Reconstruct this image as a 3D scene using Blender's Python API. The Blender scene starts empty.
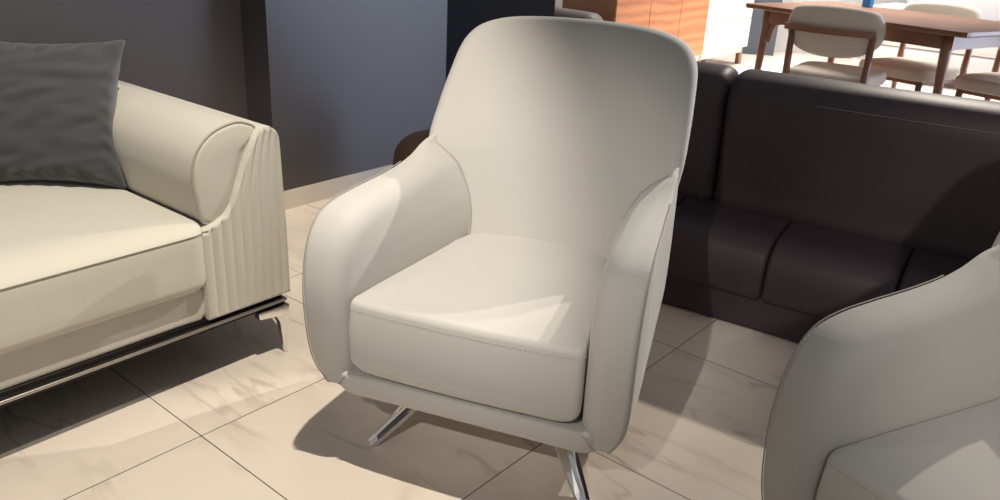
import bpy, bmesh, math, random
import numpy as np
from mathutils import Vector, Matrix, noise

sc = bpy.context.scene
R = math.radians
random.seed(7)

# ------------------------------------------------------------------ camera
H = 1.1543
PITCH, ROLL = 0.3835, 0.052
cp, sp = math.cos(PITCH), math.sin(PITCH)
fw = Vector((0, cp, -sp)); rt = Vector((1, 0, 0)); up = Vector((0, sp, cp))
c_, s_ = math.cos(ROLL), math.sin(ROLL)
rt2 = c_ * rt + s_ * up; up2 = -s_ * rt + c_ * up
cam_d = bpy.data.cameras.new('camera'); cam = bpy.data.objects.new('camera', cam_d)
sc.collection.objects.link(cam); sc.camera = cam
cam.matrix_world = Matrix(((rt2.x, up2.x, -fw.x, 0), (rt2.y, up2.y, -fw.y, 0), (rt2.z, up2.z, -fw.z, H), (0, 0, 0, 1)))
cam_d.sensor_width = 36; cam_d.lens = 810.68 / 1000 * 36; cam_d.clip_start = .02; cam_d.clip_end = 60

# ------------------------------------------------------------------ world, lamps, exposure
sc.view_settings.view_transform = 'Standard'; sc.view_settings.look = 'None'
sc.view_settings.gamma = 1; sc.view_settings.use_curve_mapping = False
sc.view_settings.exposure = 0.14
w = bpy.data.worlds.new('world'); sc.world = w; w.use_nodes = True
w.node_tree.nodes['Background'].inputs[0].default_value = (.97, .97, 1, 1)
w.node_tree.nodes['Background'].inputs[1].default_value = .25

def spot(name, loc, tgt, watts, col, cone, blend, rad):
    d = bpy.data.lights.new(name, 'SPOT'); d.energy = watts; d.color = col
    d.spot_size = R(cone); d.spot_blend = blend; d.shadow_soft_size = rad
    o = bpy.data.objects.new(name, d); sc.collection.objects.link(o); o.location = loc
    o.rotation_euler = (Vector(tgt) - Vector(loc)).to_track_quat('-Z', 'Y').to_euler()
def area(name, loc, tgt, watts, col, sx, sy, spread=180):
    d = bpy.data.lights.new(name, 'AREA'); d.energy = watts; d.color = col; d.shape = 'RECTANGLE'; d.size = sx; d.size_y = sy; d.spread = R(spread)
    o = bpy.data.objects.new(name, d); sc.collection.objects.link(o); o.location = loc
    o.rotation_euler = (Vector(tgt) - Vector(loc)).to_track_quat('-Z', 'Y').to_euler()
WARM = (1, .91, .78)
spot('ceiling_or_fill_spot', (-.12, 1.25, 2.8), (-1.2, 1.85, 0), 255, WARM, 62, .42, .015)
spot('ceiling_or_fill_spot', (2.6, 4.2, 2.8), (-.20, 1.5, .5), 350, (1, .93, .82), 17, .25, .010)
spot('ceiling_or_fill_spot', (-.75, -.9, 2.3), (.0, 1.65, .52), 190, (1, .95, .88), 22, .8, .02)
spot('ceiling_or_fill_spot', (.1, -1.7, 2.3), (1.28, 1.2, .50), 230, (1, .93, .86), 27, .7, .05)  # fill spot added to brighten the second armchair, no known fitting
spot('ceiling_or_fill_spot', (-.55, 2.75, 2.8), (-.70, 3.2, 0), 85, (1, .88, .72), 42, .6, .03)  # unseen fill spot added to lift the skirting and floor beside it
spot('ceiling_or_fill_spot', (2.3, 4.3, 2.8), (1.45, 2.35, .75), 330, (1, .90, .78), 46, .6, .03)  # extra spot added from behind to light the leather sofa's top edge
area('showroom_light', (2.6, 7.0, 2.9), (2.4, 6.9, 0), 135, (1, .95, .90), 3.0, 3.0, 75)
area('shop_window', (6.3, 4.2, 1.3), (0, 3.4, .9), 170, (.64, .76, 1), 3.2, 2.4)

# ------------------------------------------------------------------ materials
def srgb(r, g, b):
    f = lambda v: (v / 255 / 12.92) if v / 255 <= .04045 else ((v / 255 + .055) / 1.055) ** 2.4
    return (f(r), f(g), f(b), 1)
def mat(name, col, rough=.6, metal=0, bump=0, bscale=200, sheen=0, var=0, vscale=6, coat=0, spec=.5):
    m = bpy.data.materials.new(name); m.use_nodes = True; nt = m.node_tree; n = nt.nodes; l = nt.links
    b = n['Principled BSDF']; b.inputs['Base Color'].default_value = col
    b.inputs['Roughness'].default_value = rough; b.inputs['Metallic'].default_value = metal
    b.inputs['Sheen Weight'].default_value = sheen; b.inputs['Coat Weight'].default_value = coat
    b.inputs['Specular IOR Level'].default_value = spec
    tc = n.new('ShaderNodeTexCoord')
    if var:
        t = n.new('ShaderNodeTexNoise'); t.inputs['Scale'].default_value = vscale; t.inputs['Detail'].default_value = 4
        mx = n.new('ShaderNodeMix'); mx.data_type = 'RGBA'
        mx.inputs[6].default_value = tuple(c * (1 - var) for c in col[:3]) + (1,)
        mx.inputs[7].default_value = tuple(min(1, c * (1 + var)) for c in col[:3]) + (1,)
        l.new(tc.outputs['Object'], t.inputs['Vector']); l.new(t.outputs[0], mx.inputs[0]); l.new(mx.outputs[2], b.inputs['Base Color'])
    if bump:
        t = n.new('ShaderNodeTexNoise'); t.inputs['Scale'].default_value = bscale; t.inputs['Detail'].default_value = 3
        bp = n.new('ShaderNodeBump'); bp.inputs['Strength'].default_value = bump; bp.inputs['Distance'].default_value = .002
        l.new(tc.outputs['Object'], t.inputs['Vector']); l.new(t.outputs[0], bp.inputs['Height']); l.new(bp.outputs[0], b.inputs['Normal'])
    return m
M = {}
M['cream'] = mat('cream_velvet', (.415, .400, .365, 1), .85, sheen=.25, bump=.12, bscale=260, var=.04, vscale=5)
M['cream_pipe'] = mat('cream_piping', (.31, .295, .26, 1), .8, bump=.1)
M['sofa'] = mat('ivory_fabric', (.58, .55, .47, 1), .85, sheen=.2, bump=.2, bscale=350, var=.03)
M['sofa_pipe'] = mat('ivory_piping', (.40, .37, .30, 1), .8)
M['seam'] = mat('seam_thread', (.40, .385, .34, 1), .9)
M['chrome'] = mat('chrome', (.82, .81, .80, 1), .10, 1)
M['gunmetal'] = mat('brushed_gunmetal', (.42, .39, .37, 1), .30, 1)
M['darkmetal'] = mat('black_metal', (.015, .013, .012, 1), .35, .6)
M['charcoal'] = mat('charcoal_weave', (.056, .056, .061, 1), .95, bump=.7, bscale=420, sheen=.3, var=.30, vscale=260)
M['leather'] = mat('dark_brown_leather', (.040, .027, .033, 1), .50, bump=.25, bscale=160, var=.1, spec=.35)
M['leather_seam'] = mat('leather_seam', (.006, .005, .006, 1), .7)
M['stitch'] = mat('leather_stitching', (.20, .15, .12, 1), .8)
M['wall'] = mat('charcoal_wall_paint', (.066, .058, .062, 1), .40, bump=.05, bscale=40, spec=.55)
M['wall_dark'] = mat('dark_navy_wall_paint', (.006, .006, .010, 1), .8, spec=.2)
M['skirting'] = mat('marble_skirting', (.62, .55, .47, 1), .25, var=.12, vscale=7)
M['white'] = mat('white_wall_paint', (.80, .80, .80, 1), .6)
M['slate'] = mat('slate_panel', (.10, .12, .16, 1), .5)
M['lacquer'] = mat('ivory_lacquer', (.85, .80, .68, 1), .3)
M['grey_leather'] = mat('taupe_leather', (.25, .21, .19, 1), .5, bump=.3, bscale=60)
M['dining_fabric'] = mat('oatmeal_fabric', (.66, .58, .48, 1), .9, bump=.3, bscale=300)
M['pale_fabric'] = mat('pale_grey_fabric', (.68, .66, .66, 1), .9)
M['blue'] = mat('blue_card', (.03, .25, .65, 1), .5)

def wood(name, c1, c2, sc_=(1, 1, 9), rough=.35):
    m = bpy.data.materials.new(name); m.use_nodes = True; n = m.node_tree.nodes; l = m.node_tree.links; b = n['Principled BSDF']
    tc = n.new('ShaderNodeTexCoord'); mp = n.new('ShaderNodeMapping'); mp.inputs['Scale'].default_value = sc_
    t = n.new('ShaderNodeTexNoise'); t.inputs['Scale'].default_value = 3; t.inputs['Detail'].default_value = 6; t.inputs['Distortion'].default_value = 1.2
    wv = n.new('ShaderNodeTexWave'); wv.bands_direction = 'Z'; wv.inputs['Scale'].default_value = 1.2; wv.inputs['Distortion'].default_value = 7; wv.inputs['Detail'].default_value = 3
    mx = n.new('ShaderNodeMix'); mx.data_type = 'RGBA'; mx.inputs[6].default_value = c1; mx.inputs[7].default_value = c2
    ad = n.new('ShaderNodeMath'); ad.operation = 'MULTIPLY'
    l.new(tc.outputs['Object'], mp.inputs[0]); l.new(mp.outputs[0], t.inputs['Vector']); l.new(mp.outputs[0], wv.inputs['Vector'])
    l.new(t.outputs[0], ad.inputs[0]); l.new(wv.outputs[0], ad.inputs[1]); l.new(ad.outputs[0], mx.inputs[0]); l.new(mx.outputs[2], b.inputs['Base Color'])
    b.inputs['Roughness'].default_value = rough
    return m
M['walnut'] = wood('walnut', (.24, .11, .06, 1), (.38, .20, .12, 1), (1, 1, 1))
M['cherry'] = wood('orange_wood_veneer', (.62, .25, .10, 1), (.26, .07, .03, 1), (.6, .6, 3))

def floor_mat():
    m = bpy.data.materials.new('marble_floor_tile'); m.use_nodes = True; n = m.node_tree.nodes; l = m.node_tree.links; b = n['Principled BSDF']
    tc = n.new('ShaderNodeTexCoord'); sx = n.new('ShaderNodeSeparateXYZ'); l.new(tc.outputs['Object'], sx.inputs[0])
    def math_(op, a, bb=None, c=None):
        q = n.new('ShaderNodeMath'); q.operation = op
        for i, v in enumerate((a, bb, c)):
            if v is None: continue
            if isinstance(v, (int, float)): q.inputs[i].default_value = v
            else: l.new(v, q.inputs[i])
        return q.outputs[0]
    d = []; cell = []
    for ax in (0, 1):
        s = math_('DIVIDE', sx.outputs[ax], .6)
        cell.append(math_('FLOOR', s))
        fr = math_('FRACT', s)
        d.append(math_('MINIMUM', fr, math_('SUBTRACT', 1, fr)))
    dm = math_('MULTIPLY', math_('MINIMUM', d[0], d[1]), .6)
    grout = math_('LESS_THAN', dm, .0014)
    # each tile takes its own piece of stone
    cb = n.new('ShaderNodeCombineXYZ'); l.new(math_('MULTIPLY', cell[0], 3.7), cb.inputs[0]); l.new(math_('MULTIPLY', cell[1], 5.3), cb.inputs[1])
    va = n.new('ShaderNodeVectorMath'); va.operation = 'ADD'; l.new(tc.outputs['Object'], va.inputs[0]); l.new(cb.outputs[0], va.inputs[1])
    mp = n.new('ShaderNodeMapping'); mp.inputs['Rotation'].default_value = (0, 0, R(35)); mp.inputs['Scale'].default_value = (.9, 3.0, 1); l.new(va.outputs[0], mp.inputs[0])
    def vein(scale, width, dist, det=5):
        t = n.new('ShaderNodeTexNoise'); t.inputs['Scale'].default_value = scale; t.inputs['Detail'].default_value = det; t.inputs['Distortion'].default_value = dist
        t.inputs['Roughness'].default_value = .5
        l.new(mp.outputs[0], t.inputs['Vector'])
        a = math_('ABSOLUTE', math_('SUBTRACT', t.outputs[0], .5))
        mr = n.new('ShaderNodeMapRange'); mr.inputs[1].default_value = 0; mr.inputs[2].default_value = width; mr.inputs[3].default_value = 1; mr.inputs[4].default_value = 0
        l.new(a, mr.inputs[0]); return mr.outputs[0]
    v1 = vein(1.3, .016, .25, 4); v2 = vein(2.1, .06, .15, 3)
    mk = n.new('ShaderNodeTexNoise'); mk.inputs['Scale'].default_value = 2.2; l.new(mp.outputs[0], mk.inputs['Vector'])
    mkr = n.new('ShaderNodeMapRange'); mkr.inputs[1].default_value = .42; mkr.inputs[2].default_value = .62; l.new(mk.outputs[0], mkr.inputs[0])
    vv = math_('MULTIPLY', math_('ADD', math_('MULTIPLY', v1, .38), math_('MULTIPLY', v2, .16)), mkr.outputs[0])
    mx = n.new('ShaderNodeMix'); mx.data_type = 'RGBA'; mx.inputs[6].default_value = (.76, .665, .565, 1); mx.inputs[7].default_value = (.22, .15, .12, 1); l.new(vv, mx.inputs[0])
    mg = n.new('ShaderNodeMix'); mg.data_type = 'RGBA'; mg.inputs[7].default_value = (.09, .07, .055, 1); l.new(mx.outputs[2], mg.inputs[6]); l.new(grout, mg.inputs[0])
    l.new(mg.outputs[2], b.inputs['Base Color'])
    l.new(math_('MULTIPLY_ADD', grout, .6, .13), b.inputs['Roughness'])
    return m
M['floor'] = floor_mat()

# ------------------------------------------------------------------ mesh helpers
def link(o, parent=None):
    sc.collection.objects.link(o)
    if parent: o.parent = parent
    return o
def mesh_obj(name, V, F, m, parent=None, smooth=True, angle=None, merge=1e-5):
    me = bpy.data.meshes.new(name); me.from_pydata([tuple(map(float, v)) for v in V], [], F)
    bm = bmesh.new(); bm.from_mesh(me)
    bmesh.ops.remove_doubles(bm, verts=bm.verts, dist=merge)
    bmesh.ops.dissolve_degenerate(bm, edges=bm.edges, dist=1e-7)
    bmesh.ops.recalc_face_normals(bm, faces=bm.faces)
    for f in bm.faces: f.smooth = smooth
    bm.to_mesh(me); bm.free()
    me.materials.append(M[m] if isinstance(m, str) else m)
    o = bpy.data.objects.new(name, me); link(o, parent)
    if angle: 
        for e in me.edges: pass
    return o
def empty(name, loc=(0, 0, 0), rz=0, label=None, cat=None, group=None):
    o = bpy.data.objects.new(name, None); o.location = loc; o.rotation_euler = (0, 0, rz); o.empty_display_size = .1; link(o)
    tag(o, label, cat, group); return o
def tag(o, label=None, cat=None, group=None, kind=None):
    for k, v in (('label', label), ('category', cat), ('group', group), ('kind', kind)):
        if v: o[k] = v
    return o
def copy_tree(o, parent=None):
    c = o.copy(); sc.collection.objects.link(c)
    if parent: c.parent = parent; c.matrix_parent_inverse = o.matrix_parent_inverse.copy()
    for ch in list(o.children): copy_tree(ch, c)
    return c

def smooth_closed(pts, n=160):
    P = np.array(pts, float); N = len(P); out = []
    for i in range(N):
        p0, p1, p2, p3 = P[(i - 1) % N], P[i], P[(i + 1) % N], P[(i + 2) % N]
        k = 16
        for t in np.linspace(0, 1, k, endpoint=False):
            out.append(.5 * ((2 * p1) + (-p0 + p2) * t + (2 * p0 - 5 * p1 + 4 * p2 - p3) * t * t + (-p0 + 3 * p1 - 3 * p2 + p3) * t ** 3))
    return resample(np.array(out), n, True)
def smooth_open(pts, n=60):
    P = np.array(pts, float); P = np.vstack([2 * P[0] - P[1], P, 2 * P[-1] - P[-2]]); out = []
    for i in range(1, len(P) - 2):
        p0, p1, p2, p3 = P[i - 1], P[i], P[i + 1], P[i + 2]
        for t in np.linspace(0, 1, 16, endpoint=False):
            out.append(.5 * ((2 * p1) + (-p0 + p2) * t + (2 * p0 - 5 * p1 + 4 * p2 - p3) * t * t + (-p0 + 3 * p1 - 3 * p2 + p3) * t ** 3))
    out.append(P[-2]); return resample(np.array(out), n, False)
def resample(Q, n, closed):
    if closed: Q = np.vstack([Q, Q[:1]])
    d = np.r_[0, np.cumsum(np.linalg.norm(np.diff(Q, axis=0), axis=1))]
    t = np.linspace(0, d[-1], n, endpoint=not closed)
    return np.stack([np.interp(t, d, Q[:, k]) for k in range(Q.shape[1])], 1)
def rrect(u0, u1, v0, v1, r, n=160):
    if not isinstance(r, (tuple, list)): r = (r,) * 4
    pts = []
    for (cx, cy, a, rr) in ((u1 - r[0], v0 + r[0], -90, r[0]), (u1 - r[1], v1 - r[1], 0, r[1]), (u0 + r[2], v1 - r[2], 90, r[2]), (u0 + r[3], v0 + r[3], 180, r[3])):
        for k in range(9):
            t = R(a + 90 * k / 8); pts.append((cx + rr * math.cos(t), cy + rr * math.sin(t)))
    return resample(np.array(pts), n, True)

def slab(out, spine, T, r0, r1, fmap, crown0=0, crown1=0, nin=10, nr=6, cpow=2.5):
    """closed cushion-like body: outline in (u,v), depth w from 0 to T, rounded edges r0 (w=0 side) and r1 (w=T side)"""
    out = np.array(out, float); a, b = np.array(spine[0], float), np.array(spine[1], float)
    ab = b - a; L2 = max(ab @ ab, 1e-12)
    tt = np.clip(((out - a) @ ab) / L2, 0, 1); S = a + tt[:, None] * ab
    D = S - out; L = np.linalg.norm(D, axis=1)
    rings = []
    def ring_f(f, r, w, cr, sg):   # f: 1 at spine .. 0 at inset r
        ins = r + (L - r) * f
        g = 1 - (1 - f) ** cpow
        P = out + D / L[:, None] * ins[:, None]
        return np.c_[P, np.full(len(P), w + sg * cr * g)]
    for f in np.linspace(1, 0, nin + 1)[:-1]: rings.append(ring_f(f, r0, 0, crown0, -1))
    for k in range(nr + 1):
        t = math.pi / 2 * k / nr; ins = r0 * (1 - math.sin(t)); P = out + D / L[:, None] * ins
        rings.append(np.c_[P, np.full(len(P), r0 * (1 - math.cos(t)))])
    for f in (.25, .5, .75): rings.append(np.c_[out, np.full(len(out), r0 + (T - r0 - r1) * f)])
    for k in range(nr + 1):
        t = math.pi / 2 * (1 - k / nr); ins = r1 * (1 - math.sin(t)); P = out + D / L[:, None] * ins
        rings.append(np.c_[P, np.full(len(P), T - r1 * (1 - math.cos(t)))])
    for f in np.linspace(0, 1, nin + 1)[1:]: rings.append(ring_f(f, r1, T, crown1, 1))
    V = np.vstack(rings); n = len(out); F = []
    for i in range(len(rings) - 1):
        for j in range(n):
            k = (j + 1) % n; F.append((i * n + j, i * n + k, (i + 1) * n + k, (i + 1) * n + j))
    V = [fmap(*v) for v in V]
    return V, F
def tube(pts, r, closed=False, sides=8, flat=1):
    P = [Vector(p) for p in pts]; n = len(P); V = []; F = []; up_ = None
    for i, p in enumerate(P):
        t = (P[(i + 1) % n] - P[i - 1]) if closed or 0 < i < n - 1 else (P[1] - P[0] if i == 0 else P[-1] - P[-2])
        t.normalize()
        if up_ is None: up_ = Vector((0, 0, 1)) if abs(t.z) < .9 else Vector((1, 0, 0))
        x = t.cross(up_).normalized(); up_ = x.cross(t).normalized()
        rr = r[i] if isinstance(r, (list, tuple)) else r
        for k in range(sides):
            a = 2 * math.pi * k / sides; V.append(p + x * math.cos(a) * rr + up_ * math.sin(a) * rr * flat)
    for i in range(n if closed else n - 1):
        j = (i + 1) % n
        for k in range(sides):
            q = (k + 1) % sides; F.append((i * sides + k, i * sides + q, j * sides + q, j * sides + k))
    if not closed: F += [tuple(range(sides))[::-1], tuple(range((n - 1) * sides, n * sides))]
    return V, F
def box(x0, x1, y0, y1, z0, z1):
    V = [(x, y, z) for x in (x0, x1) for y in (y0, y1) for z in (z0, z1)]
    return V, [(0, 1, 3, 2), (4, 6, 7, 5), (0, 4, 5, 1), (2, 3, 7, 6), (0, 2, 6, 4), (1, 5, 7, 3)]
def join(*VF):
    V = []; F = []
    for v, f in VF:
        k = len(V); V += list(v); F += [tuple(i + k for i in q) for q in f]
    return V, F
def bevel(o, wd=.004, seg=3):
    m = o.modifiers.new('bevel', 'BEVEL'); m.width = wd; m.segments = seg; m.limit_method = 'ANGLE'; m.angle_limit = R(35)
    return o
def rbox(name, x0, x1, y0, y1, z0, z1, m, parent=None, r=.003):
    o = mesh_obj(name, *box(x0, x1, y0, y1, z0, z1), m, parent, smooth=False); bevel(o, r); return o
def lathe(prof, n=32, c=(0, 0)):
    V = []; F = []
    for (r, z) in prof:
        for k in range(n): a = 2 * math.pi * k / n; V.append((c[0] + r * math.cos(a), c[1] + r * math.sin(a), z))
    for i in range(len(prof) - 1):
        for k in range(n): q = (k + 1) % n; F.append((i * n + k, i * n + q, (i + 1) * n + q, (i + 1) * n + k))
    F += [tuple(range(n))[::-1], tuple(range((len(prof) - 1) * n, len(prof) * n))]
    return V, F

# ------------------------------------------------------------------ the room
TA = -.6811                                     # direction of the tile rows
WA = TA + math.pi / 2                           # direction of the dark wall
fo = mesh_obj('floor', *box(-9, 12, -6, 14, -.05, 0), 'floor', smooth=False)
fo.location = (-1.1463, 1.9720, 0); fo.rotation_euler = (0, 0, TA); tag(fo, kind='structure')
S0 = Vector((-.593, 2.001, 0)); SA = R(51.5)
def struct(name, V, F, m, loc=S0, rz=SA, bev=0):
    o = mesh_obj(name, V, F, m, smooth=False); o.location = loc; o.rotation_euler = (0, 0, rz); tag(o, kind='structure')
    if bev: bevel(o, bev)
    return o
struct('wall_left', *box(.697, 1.70, .985, 1.40, 0, 3.0), 'wall')
struct('wall_recess', *box(-6, .697, 1.15, 1.40, 0, 3.0), 'wall')
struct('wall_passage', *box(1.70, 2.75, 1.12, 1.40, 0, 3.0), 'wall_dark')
struct('baseboard_left', *box(.695, 1.702, .977, .985, 0, .08), 'skirting')
struct('baseboard_recess', *box(-6, .69, 1.142, 1.15, 0, .08), 'skirting')
struct('wall_back', *box(-2, 9, 0, .1, 0, 3.2), 'white', Vector((-1.2, 9.6, 0)), R(-8))

# ------------------------------------------------------------------ the armchair
def arm_xo(y, z):
    return .352 - .080 * max(0., y + .30) - .050 * math.exp(-max(0, z - .19) / .035)
def back_half(z):
    return float(np.interp(z, [.20, .42, .46, .505, .54, .585, .620, .638, .652], [.185, .186, .190, .201, .217, .241, .278, .300, .330]))
def arm_xi(y, z):
    f = min(1, max(0, (y + .36) / .50)); f = f ** 1.15
    return min(.256 + (back_half(z) - .256) * f, arm_xo(y, z) - .020)
ARM_OUT = [(-.325, .197), (-.350, .225), (-.368, .30), (-.378, .40), (-.374, .47), (-.355, .535), (-.318, .576), (-.26, .594), (-.18, .600), (-.08, .603),
           (.00, .609), (.06, .620), (.11, .636), (.15, .644), (.19, .642), (.25, .56), (.30, .40), (.285, .25), (.25, .205), (.10, .197), (-.12, .195)]
def back_half(z):
    return float(np.interp(z, [.20, .42, .46, .505, .54, .585, .620, .638, .652], [.185, .186, .190, .201, .217, .241, .278, .300, .330]))
def arm_xi(y, z):
    f = min(1, max(0, (y + .36) / .50)); f = f ** 1.15
    return min(.256 + (back_half(z) - .256) * f, arm_xo(y, z) - .020)
def back_f(x, z):
    wing = .11 * max(0, 1 - abs(z - .62) / .34) ** .7 if z > .62 else .11
    return .165 + .43 * (z - .42) - wing * min(1.3, (abs(x) / .31) ** 2)
def make_armchair():
    t = empty('armchair', label='x', cat='armchair')
    # seat base: a shallow padded tub
    o = rrect(-.304, .304, -.360, .25, (.05, .12, .12, .05))
    V, F = slab(o, ((-.12, -.05), (.12, -.05)), .060, .034, .010, lambda u, v, w: (u, v, .180 + w), crown0=.0)
    mesh_obj('seat_base', V, F, 'cream', t)
    # arms
    ao = smooth_closed(ARM_OUT, 380)
    for sg in (-1, 1):
        def fm(y, z, w_):
            T = .1; xo, xi = arm_xo(y, z), arm_xi(y, z)
            th = math.degrees(math.atan2(z - .46, -.24 - y))       # little gathers where the arm turns over at the front
            if 15 < th < 75:
                g = .0022 * math.sin(th * .62) ** 2 * math.sin(R((th - 15) * 3)) * math.exp(-((w_ - .018) / .03) ** 2)
                y += g * math.cos(R(th)); z -= g * math.sin(R(th))
            return (sg * (xo + (xi - xo) * w_ / T), y, z)
        V, F = slab(ao, ((-.24, .40), (.18, .42)), .1, .014, .045, fm, crown0=.002, crown1=.004, nin=14)
        a = mesh_obj('arm', V, F, 'cream', t)
        # outer seam
        seam = [fm(y, z, .004) for y, z in ao]
        keep = [(p[0], p[1], p[2]) for p, (y, z) in zip(seam, ao) if y < .02]
        i0 = max(range(len(keep)), key=lambda i: math.dist(keep[i], keep[i - 1])); keep = keep[i0:] + keep[:i0]
        V, F = tube(keep, .0013); mesh_obj('arm_piping', V, F, 'cream_pipe', a)
    # backrest
    half = [(.0, .946), (.10, .944), (.18, .938), (.235, .927), (.280, .906), (.306, .866), (.316, .80), (.322, .72), (.322, .64), (.300, .50), (.29, .35), (.27, .23), (.20, .20), (.08, .197)]
    bo = smooth_closed(half + [(-x, z) for x, z in half[::-1] if x > 0], 240)
    def bm_(x, z, w_):
        return (x * (1 - .10 * max(0, w_ - .06) / .07) - .005, back_f(x, z) + w_ * .93, z - w_ * .30 * min(1, (z - .19) / .3))
    V, F = slab(bo, ((0, .42), (0, .76)), .135, .040, .055, bm_, crown0=.012, crown1=.01, nin=16)
    mesh_obj('backrest', V, F, 'cream', t)
    # piping where each arm meets the back
    for sg in (-1, 1):
        pts = [(sg * (back_half(z) - .003), back_f(back_half(z), z) - .004, z - .004 - .004 * max(0, (z - .6) / .04)) for z in (.40, .43, .46, .49, .52, .55, .575, .595, .612, .626, .637, .645)]
        P = smooth_open(pts, 50); V, F = tube(P, .0044); mesh_obj('back_piping', V, F, 'cream_pipe', t)
    # seat cushion
    right = [(arm_xi(y, .42) - .0040, y) for y in np.linspace(-.325, .07, 14)]
    bx_ = arm_xi(.12, .42) - .006
    rear = [(x, back_f(x, .42) - .004) for x in np.linspace(bx_ * .93, -bx_ * .93, 9)]
    front = [(-.250, -.350), (-.230, -.361), (-.12, -.367), (0, -.369), (.12, -.367), (.230, -.361), (.250, -.350)]
    cu = smooth_closed(front + right + rear + [(-x, y) for x, y in right[::-1]], 260)
    def cm(u, v, w_):
        z = .242 + w_
        bulge = .008 * math.sin(math.pi * min(1, max(0, w_ / .18)))
        if abs(u) > .19 and v < -.2: z += .022 * ((abs(u) - .19) / .066) ** 3 * max(0, 1 - w_ / .07)
        return (u * (1 + bulge), v - (bulge if v < -.3 else 0), z)
    V, F = slab(cu, ((-.08, -.08), (.08, -.08)), .178, .035, .013, cm, crown1=.014, nin=14)
    cus = mesh_obj('seat_cushion', V, F, 'cream', t)
    # top stitching just below the front edge of the cushion
    P = [(u * 1.006, v - .0026, .2415 + .1600) for u, v in cu if v < -.20]
    i0 = max(range(len(P)), key=lambda i: math.dist(P[i], P[i - 1])); P = P[i0:] + P[:i0]
    P = resample(np.array(P), 2 * int(len(P) * .9) + 1, False); dash = []
    for k in range(0, len(P) - 1, 2): dash.append(tube([P[k], P[k + 1]], .0011, sides=5))
    V, F = join(*dash); mesh_obj('stitching', V, F, 'seam', cus, merge=1e-7)
    # mitred seams at the front corners of the base
    for sg in (-1, 1):
        P = smooth_open([(sg * .262, -.3600, .238), (sg * .272, -.3585, .226), (sg * .284, -.352, .207), (sg * .292, -.328, .192)], 16)
        V, F = tube(P, .0012); mesh_obj('base_piping', V, F, 'cream_pipe', t)
    # swivel base
    V, F = lathe([(.035, .10), (.045, .105), (.045, .15), (.12, .168), (.12, .188)]); mesh_obj('swivel_hub', V, F, 'chrome', t, smooth=False)
    for k in range(4):
        a = R(45 + 90 * k); d = Vector((math.cos(a), math.sin(a), 0)); sd = Vector((-d.y, d.x, 0))
        path = [(.372, .004, .013), (.355, .016, .016), (.315, .050, .020), (.26, .096, .024), (.18, .150, .027), (.04, .158, .028)]
        V = []; F = []
        for (r, z, hw) in path:
            c = d * r
            for (q, dz) in ((-hw, -.012), (-hw, .000), (-hw * .35, .007), (-hw * .2, .0045), (hw * .2, .0045), (hw * .35, .007), (hw, .000), (hw, -.012)):
                V.append((c.x + sd.x * q, c.y + sd.y * q, max(.0005, z + dz)))
        n = 8
        for i in range(len(path) - 1):
            for j in range(n): q = (j + 1) % n; F.append((i * n + j, i * n + q, (i + 1) * n + q, (i + 1) * n + j))
        F += [tuple(range(n))[::-1], tuple(range((len(path) - 1) * n, len(path) * n))]
        mesh_obj('leg', V, F, 'chrome', t, smooth=False)
    return t
chair = make_armchair()
chair.location = (.051, 1.758, 0); chair.rotation_euler = (0, 0, R(-19.5))
tag(chair, 'cream velvet swivel armchair, whole and centred on the marble floor', 'armchair', 'cream swivel armchairs')
ch2 = copy_tree(chair); ch2.location = (.962, 1.06, 0); ch2.rotation_euler = (0, 0, R(-55))
ch2['label'] = 'cream armchair cut off at the lower right corner, in front of the brown leather sofa'

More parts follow.
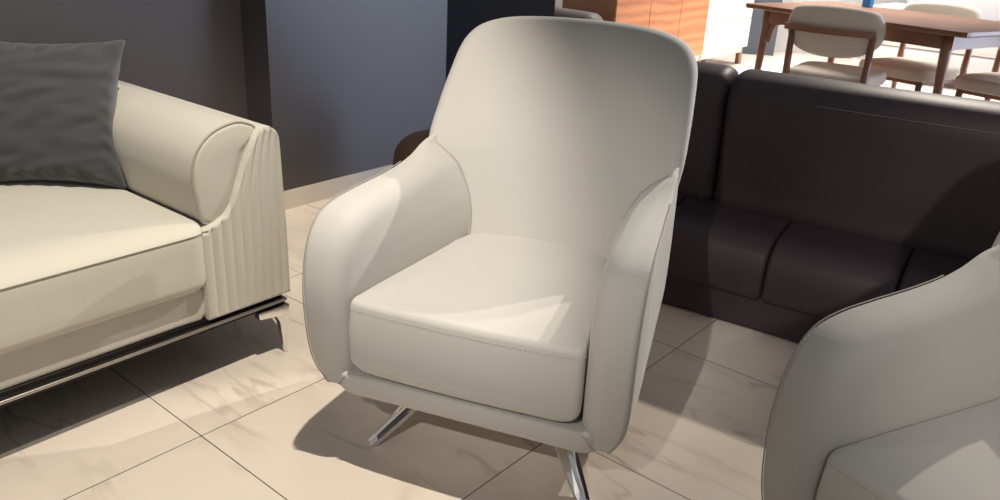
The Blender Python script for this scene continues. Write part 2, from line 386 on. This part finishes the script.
# ------------------------------------------------------------------ the ivory sofa
def interp(xs, ys): return lambda q: float(np.interp(q, xs, ys))
def make_sofa():
    t = empty('sofa', S0, SA, 'ivory fabric sofa with a channel-tufted arm front, slim metal rail and chrome legs', 'sofa')
    U0 = -2.05
    def make_arm(mir):
        X = (lambda u: u) if not mir else (lambda u: U0 - u)
        inner = interp([.178, .415, .422, .430, .445, .463, .50, .547, .580, .605, .625, .640, .648], [-.215, -.215, -.20, -.175, -.145, -.128, -.112, -.089, -.074, -.062, -.050, -.038, -.028])
        outer = interp([.178, .30, .50, .60, .618, .632, .642, .648], [.034, .034, .031, .028, .026, .021, .012, .003])
        zs = np.r_[np.linspace(.178, .41, 28), np.linspace(.415, .46, 18), np.linspace(.465, .60, 40), np.linspace(.604, .648, 16)]
        nu = 150; V = []; F = []
        bq = [(inner(z), z) for z in zs]; bq += [(u, .648) for u in np.linspace(inner(.648), outer(.648), 6)] + [(outer(z), z) for z in zs] + [(u, .178) for u in np.linspace(-.215, .034, 60)] + [(u, .4155) for u in np.linspace(-.215, -.20, 6)]
        bq = np.array(bq)
        zf = np.linspace(.178, .648, 900); inf = np.array([inner(z) for z in zf]); ouf = np.array([outer(z) for z in zf])
        ztop = []
        for q in range(nu + 1):
            ok = np.where(inf <= -.215 + q / nu * (ouf + .215) + 1e-9)[0]; ztop.append(zf[ok[-1]])
        nr = 110
        for i_ in range(nr + 1):
            for j in range(nu + 1):
                z = .178 + (ztop[j] - .178) * i_ / nr
                a, b = inner(z), outer(z)
                u = -.215 + (b + .215) * j / nu
                k = .42 * max(0, (z - .42) / .23) ** 1.8
                u0 = .028 - (.028 - u) / max(.2, 1 - k)
                ph = ((u0 + .215) / .0285) % 1
                g = .008 * (1 - abs(math.sin(math.pi * ph)) ** .45)
                de = max(0., float(np.sqrt(((bq - (u, z)) ** 2).sum(1).min())) - .0015); r = .007
                e = r - math.sqrt(max(0, r * r - (r - min(r, max(de, 0))) ** 2))
                V.append((X(u), g * min(1, max(0, de) / .008) + e, z))
        m_ = nu + 1; nz = nr + 1
        for i in range(nz - 1):
            for j in range(nu): F.append((i * m_ + j, i * m_ + j + 1, (i + 1) * m_ + j + 1, (i + 1) * m_ + j))
        loop = [j for j in range(m_)] + [i * m_ + nu for i in range(1, nz)] + [(nz - 1) * m_ + j for j in range(nu - 1, -1, -1)] + [i * m_ for i in range(nz - 2, 0, -1)]
        prev = loop
        for yb in (.05, .3, .6, .93):
            k = len(V); V += [(V[q][0], yb, V[q][2]) for q in loop]; cur = list(range(k, k + len(loop)))
            for j in range(len(loop)): q = (j + 1) % len(loop); F.append((prev[j], prev[q], cur[q], cur[j]))
            prev = cur
        F.append(tuple(prev))
        a = mesh_obj('arm', V, F, 'sofa', t)
        # padded roll lying inside the arm
        pr = smooth_closed([(-.196, .435), (-.208, .49), (-.212, .55), (-.198, .607), (-.155, .650), (-.095, .668), (-.055, .662), (-.030, .642), (-.058, .600), (-.08, .545), (-.11, .475), (-.15, .43)], 120)
        pr3 = lambda u, z, w_: (X(u), .020 + w_, z - .0 * w_)
        V, F = slab(pr, ((-.12, .52), (-.10, .60)), .90, .014, .03, pr3, crown0=.006, nin=8); bl = mesh_obj('arm_roll', V, F, 'sofa', a)
        V, F = tube([(X(u), .026, z) for u, z in pr], .0032, closed=True); mesh_obj('roll_piping', V, F, 'sofa_pipe', bl)
    make_arm(False); make_arm(True)
    # seat platform
    V, F = slab(rrect(U0 + .21, -.212, .178, .275, .012), ((U0 + .3, .227), (-.3, .227)), .90, .012, .01, lambda u, z, w_: (u, .018 + w_, z), nin=3); mesh_obj('seat_base', V, F, 'sofa', t)
    # two seat cushions
    mid = (U0 - .0) / 2
    for (a, b) in ((mid + .002, -.200), (U0 + .200, mid - .002)):
        L = b - a
        def cm(u, v, w_):
            f = min(1, max(0, v / .05)); return (u, v, .268 + w_ - .010 * (1 - f) ** 2 * (w_ / .17))
        V, F = slab(rrect(a, b, -.012, .72, (.05, .04, .04, .05) if b > -.5 else (.05, .04, .04, .05), 260), ((a + .36, .354), (b - .36, .354)), .172, .03, .022, cm, crown1=.02, nin=14)
        c = mesh_obj('seat_cushion', V, F, 'sofa', t)
        P = [(u, v + .001 if v < .3 else v, .268 + .153) for u, v in rrect(a - .001, b + .001, -.0135, .721, .05, 200)]
        V, F = tube(P, .0018, closed=True, sides=6); mesh_obj('cushion_piping', V, F, 'sofa', c)
    # low back
    V, F = slab(rrect(U0 + .20, -.20, .27, .64, .05), ((U0 + .4, .45), (-.4, .45)), .22, .05, .03, lambda u, z, w_: (u, .71 + w_, z), crown0=.02); mesh_obj('backrest', V, F, 'sofa', t)
    # metal plinth rail
    rbox('plinth', U0 + .0, .015, .016, .90, .166, .180, 'darkmetal', t, .002)
    rbox('metal_rail', U0 - .0, .022, .002, .030, .157, .166, 'gunmetal', t, .002)
    rbox('under_rail', U0 - .0, .018, .010, .90, .147, .158, 'darkmetal', t, .002)
    # blade legs: a flat bracket turning down into a tapering foot
    for (lx, ly, s) in ((.008, .0, 1), (U0 - .008, .0, -1), (0, .82, 1), (U0, .82, -1)):
        prof = [(-.080, .147), (.018, .147), (.021, .140), (.017, .112), (.011, .06), (.006, .0), (-.004, .0), (-.008, .05), (-.014, .098), (-.024, .118), (-.078, .126)]
        V = []; F = []; n = len(prof)
        for yy in (.0, .026):
            for (u, z) in prof: V.append((lx + s * u - .0, ly + yy * min(1, .45 + .55 * z / .12), z))
        F = [tuple(range(n)), tuple(range(2 * n - 1, n - 1, -1))] + [(j, (j + 1) % n, n + (j + 1) % n, n + j) for j in range(n)]
        lg = mesh_obj('leg', V, F, 'chrome', t, smooth=False); bevel(lg, .004, 3)
    return t
sofa = make_sofa()

# ------------------------------------------------------------------ the charcoal cushion on the sofa
def make_pillow():
    N = 64; V = []; F = []; S = .425
    for side in (1, -1):
        for i in range(N + 1):
            for j in range(N + 1):
                a, b = -1 + 2 * i / N, -1 + 2 * j / N
                x = a * (1 - .15 * (1 - b * b) * abs(a) ** 3); z = b * (1 - .11 * (1 - a * a) * abs(b) ** 3)
                h = ((1 - a * a) * (1 - b * b)) ** .42 * .085
                ed = 1 - max(abs(a), abs(b))
                wr = .010 * noise.noise(Vector((x * 2.2 + z * 2, z * 7 - x * 2, side * 3))) * min(1, ed * 6)
                ra = math.atan2(b, a) 
                wr += .007 * math.sin(ra * 26) * math.exp(-((ed - .08) / .09) ** 2) * min(1, ed * 12)
                V.append((x * S / 2, side * (h + wr), (z * S / 2 + S / 2) * .95))
    m_ = N + 1
    for s in (0, 1):
        k = s * m_ * m_
        for i in range(N):
            for j in range(N): F.append((k + i * m_ + j, k + (i + 1) * m_ + j, k + (i + 1) * m_ + j + 1, k + i * m_ + j + 1))
    o = mesh_obj('scatter_cushion', V, F, 'charcoal', merge=1e-4)
    tag(o, 'charcoal grey woven square cushion propped on the ivory sofa', 'cushion'); return o
pil = make_pillow()
pil.location = (-1.218, 2.03, .442); pil.rotation_euler = (R(-22), R(0), R(9))

# ------------------------------------------------------------------ the brown leather sofa
B0 = Vector((.540, 2.438, 0)); BA = R(-32.6)
def make_brown():
    t = empty('leather_sofa', B0, BA, 'long dark brown leather sofa with high panelled back, behind the cream armchairs', 'sofa')
    UL, UR = -.80, 2.2
    V, F = slab(rrect(UL, UR, .006, .15, .012), ((UL + .08, .078), (UR - .08, .078)), .60, .012, .01, lambda u, z, w_: (u, .012 + w_, z), nin=3); mesh_obj('base', V, F, 'leather', t)
    # low roll divided into sections
    edges = [UL, -.40, -.04, .315, .675, 1.035, 1.395, 1.755, UR]
    prof = smooth_closed([(.0, .115), (-.012, .16), (-.008, .22), (.012, .27), (.06, .302), (.14, .315), (.24, .318), (.27, .25), (.27, .15), (.20, .105), (.08, .102)], 90)
    for a, b in zip(edges[:-1], edges[1:]):
        V, F = slab(prof, ((.10, .19), (.17, .21)), b - a - .003, .016, .016, lambda v, z, w_: (a + .0015 + w_, v, z), crown0=0, nin=5)
        # gently bow each section
        mesh_obj('seat_section', V, F, 'leather', t)
    # back panels
    bprof = smooth_closed([(.225, .30), (.215, .40), (.205, .55), (.200, .64), (.205, .69), (.230, .735), (.285, .755), (.345, .750), (.385, .71), (.40, .65), (.41, .45), (.41, .30), (.32, .28)], 110)
    for a, b, dz in ((UL, .045, .0), (.045, UR, 0)):
        def bmf(v, z, w_): return (a + .001 + w_, v, z + dz)
        V, F = slab(bprof, ((.30, .40), (.30, .66)), b - a - .002, .042, .042, bmf, nin=5)
        p = mesh_obj('back_panel', V, F, 'leather', t)
        if a > 0:
            P = [(x, .2010, .690) for x in np.linspace(a + .28, b - .06, 60)]
            V, F = tube(P, .0012, sides=6); mesh_obj('stitching', V, F, 'stitch', p)
    rbox('back_frame', UL + .01, UR - .01, .26, .60, .14, .45, 'leather', t, .02)
    return t
brown = make_brown()
# low brown leather pouf peeping out behind the armchair
V, F = slab(smooth_closed([(.20 * math.cos(a), .20 * math.sin(a)) for a in np.linspace(0, 2 * math.pi, 16, endpoint=False)], 80), ((-.02, 0), (.02, 0)), .34, .02, .08, lambda u, v, w_: (u * (1 + .10 * math.sin(math.pi * w_ / .34)), v * (1 + .10 * math.sin(math.pi * w_ / .34)), w_), crown1=.02)
pf = mesh_obj('pouf', V, F, mat('chocolate_leather', (.06, .033, .022, 1), .5, bump=.2)); pf.location = (-.24, 3.22, 0)
tag(pf, 'chocolate brown leather pouf mostly hidden behind the central armchair, near the dark wall', 'pouf')

# ------------------------------------------------------------------ far showroom
def make_dining_chair():
    t = empty('dining_chair', label='x', cat='chair')
    # seat  (faces +y)
    o = smooth_closed([(-.22, -.20), (-.24, -.05), (-.25, .12), (-.20, .23), (0, .25), (.20, .23), (.25, .12), (.24, -.05), (.22, -.20), (.1, -.235), (-.1, -.235)], 100)
    V, F = slab(o, ((-.05, 0), (.05, 0)), .075, .02, .03, lambda u, v, w_: (u, v, .365 + w_), crown1=.015, nin=6); mesh_obj('seat', V, F, 'dining_fabric', t)
    # curved padded back
    bo = smooth_closed([(-.27, .69), (-.255, .755), (-.20, .80), (0, .815), (.20, .80), (.255, .755), (.27, .69), (.25, .61), (.16, .55), (0, .53), (-.16, .55), (-.25, .61)], 120)
    V, F = slab(bo, ((-.12, .69), (.12, .69)), .06, .025, .025, lambda x, z, w_: (x, -.285 + w_ + .9 * x * x - .15 * (z - .6), z), crown0=.006, nin=6); mesh_obj('backrest', V, F, 'dining_fabric', t)
    # curved wooden rail across the rear of the back
    V = []; F = []
    xs = np.linspace(-.275, .235, 24)
    for x in xs:
        yb = -.295 + .9 * x * x - .15 * .08
        for (dy, dz) in ((-.016, -.017), (-.016, .017), (.008, .017), (.008, -.017)): V.append((x, yb + dy, .678 + dz))
    for i in range(23):
        for j in range(4): q = (j + 1) % 4; F.append((i * 4 + j, i * 4 + q, (i + 1) * 4 + q, (i + 1) * 4 + j))
    F += [(0, 1, 2, 3), (95, 94, 93, 92)]
    mesh_obj('back_rail', V, F, 'walnut', t, smooth=False)
    for sx in (-1, 1):
        V, F = tube([(sx * .225, -.255, .668), (sx * .222, -.245, .42), (sx * .24, -.285, .0)], [.017, .021, .012], sides=10); mesh_obj('leg', V, F, 'walnut', t)
        V, F = tube([(sx * .19, .18, .37), (sx * .21, .205, .0)], [.020, .012], sides=10); mesh_obj('leg', V, F, 'walnut', t)
    V, F = box(-.20, .20, -.20, .19, .338, .367); mesh_obj('seat_frame', V, F, 'walnut', t, smooth=False)
    return t
DT = Vector((1.486, 5.463, 0)); DA = R(-55.4)
def make_table():
    t = empty('dining_table', DT, DA, 'walnut dining table with tapered legs beyond the brown leather sofa', 'table')
    Lx, Wy = 1.45, .95
    V, F = slab(rrect(0, Lx, 0, Wy, .03), ((.4, .47), (Lx - .4, .47)), .028, .009, .003, lambda u, v, w_: (u, v, .722 + w_), nin=3); mesh_obj('tabletop', V, F, 'walnut', t, smooth=False)
    V, F = join(box(.12, Lx - .12, .07, .092, .645, .722), box(.12, Lx - .12, Wy - .092, Wy - .07, .645, .722), box(.10, .122, .08, Wy - .08, .645, .722), box(Lx - .122, Lx - .10, .08, Wy - .08, .645, .722))
    mesh_obj('apron', V, F, 'walnut', t, smooth=False)
    for x in (.12, Lx - .12):
        for y in (.09, Wy - .09):
            s = 1 if x < 1 else -1
            V, F = tube([(x + s * .015, y, .722), (x + s * .012, y, .60), (x, y, .35), (x - s * .02, y, 0)], [.033, .028, .022, .016], sides=12); mesh_obj('leg', V, F, 'walnut', t)
            if x > 1: continue
            P = smooth_open([(x + s * .17, y, .66), (x + s * .09, y, .645), (x + s * .05, y, .60), (x + s * .035, y, .53)], 12); V, F = tube(P, [.010 + .016 * k / 11 for k in range(12)], sides=8); mesh_obj('corner_brace', V, F, 'walnut', t)
    return t
table = make_table()
def tpt(u, v, z=0): return Vector((DT.x + math.cos(DA) * u - math.sin(DA) * v, DT.y + math.sin(DA) * u + math.cos(DA) * v, z))
dc = make_dining_chair(); dc.location = (1.965, 4.955, 0); dc.rotation_euler = (0, 0, R(-37))
tag(dc, 'oatmeal dining chair seen from behind, tucked at the near side of the walnut table', 'chair', 'dining chairs round the walnut table')
d2 = copy_tree(dc); d2.location = tpt(.70, .86); d2.rotation_euler = (0, 0, DA + math.pi)
d2['label'] = 'oatmeal dining chair on the far side of the table, its seat showing under the tabletop'
d3 = copy_tree(dc); d3.location = tpt(1.32, .90); d3.rotation_euler = (0, 0, DA + math.pi)
d3['label'] = 'dining chair beyond the table at the right edge of the photo, only its back showing'
bx = rbox('card_box', -.03, .03, -.02, .02, 0, .07, 'blue'); bx.location = tpt(.34, .82, .7505); bx.rotation_euler = (0, 0, DA)
tag(bx, 'small blue box standing on the walnut dining table', 'box')

# sideboard with three wooden doors and an ivory drawer bank
def make_sideboard(org):
    t = empty('sideboard', org, SA, 'sideboard with orange wood doors and ivory drawers, in the bright showroom beyond', 'sideboard')
    dw = .50
    rbox('carcass', 0, 3 * dw + .95, .02, .48, .16, .98, 'walnut', t)
    for k in range(3):
        d = rbox('door', k * dw + .003, (k + 1) * dw - .003, .0, .02, .165, .975, 'cherry', t)
    for k in range(3):
        rbox('drawer', 3 * dw + .003, 3 * dw + .947, .0, .02, .165 + .27 * k, .165 + .27 * (k + 1) - .005, 'lacquer', t)
    for x in (.05, 3 * dw + .02, 3 * dw + .90):
        for y in (.05, .42): rbox('leg', x - .03, x + .03, y - .02, y + .02, 0, .16, 'walnut', t)
    rbox('base_rail', .04, 3 * dw + .91, .03, .05, .11, .16, 'lacquer', t)
    return t
side = make_sideboard(Vector((.75, 6.1, 0)))

# taupe recliner
def make_recliner(loc, rz):
    t = empty('recliner', loc, rz, 'taupe leather recliner just beyond the top of the central armchair', 'armchair')
    V, F = slab(rrect(-.30, .30, 0, .42, .06), ((-.1, .2), (.1, .2)), .60, .05, .05, lambda u, z, w_: (u, -.3 + w_, z + .04), crown0=.02); mesh_obj('seat', V, F, 'grey_leather', t)
    V, F = slab(rrect(-.30, .30, .40, 1.02, .10), ((0, .6), (0, .85)), .20, .07, .06, lambda u, z, w_: (u, .16 + w_ + .2 * (z - .4), z), crown0=.04); mesh_obj('backrest', V, F, 'grey_leather', t)
    for s in (-1, 1):
        V, F = slab(rrect(-.33, .36, .04, .62, .10), ((-.1, .3), (.1, .3)), .16, .06, .06, lambda v, z, w_: (s * (.29 + w_), v, z), crown1=.01); mesh_obj('arm', V, F, 'grey_leather', t)
    V, F = lathe([(.26, 0), (.26, .03), (.06, .05), (.06, .06)]); mesh_obj('swivel_base', V, F, 'darkmetal', t)
    return t
rec = make_recliner(Vector((.10, 5.62, 0)), R(42))
# cream lounge sofa against the far wall
def make_far_sofa(loc, rz):
    t = empty('lounge_sofa', loc, rz, 'long cream sofa standing beyond the walnut dining table', 'sofa')
    V, F = slab(rrect(-1.3, 1.3, .08, .30, .04), ((-1.1, .2), (1.1, .2)), .85, .04, .03, lambda u, z, w_: (u, w_, z)); mesh_obj('base', V, F, 'pale_fabric', t)
    for a, b in ((-1.1, 0), (0, 1.1)):
        V, F = slab(rrect(a + .003, b - .003, .0, .62, .05), ((a + .3, .3), (b - .3, .3)), .15, .03, .04, lambda u, v, w_: (u, v, .30 + w_), crown1=.02); mesh_obj('seat_cushion', V, F, 'pale_fabric', t)
        V, F = slab(rrect(a + .003, b - .003, .44, .82, .08), ((a + .3, .63), (b - .3, .63)), .2, .05, .05, lambda u, z, w_: (u, .55 + w_ + .1 * (z - .4), z), crown0=.03); mesh_obj('back_cushion', V, F, 'pale_fabric', t)
    for s in (-1, 1):
        V, F = slab(rrect(0, .86, .08, .62, .06), ((.2, .3), (.6, .3)), .2, .05, .05, lambda v, z, w_: (s * (1.1 + w_), v, z)); mesh_obj('arm', V, F, 'pale_fabric', t)
    for x in (-1.2, 1.2):
        for y in (.08, .76): rbox('leg', x - .03, x + .03, y - .03, y + .03, 0, .085, 'darkmetal', t)
    return t
make_far_sofa(Vector((4.15, 6.85, 0)), R(-40))
o = struct('trim_1', *box(-.17, .17, -.15, .23, 0, 3.2), 'slate', Vector((2.60, 8.85, 0)), R(-8))
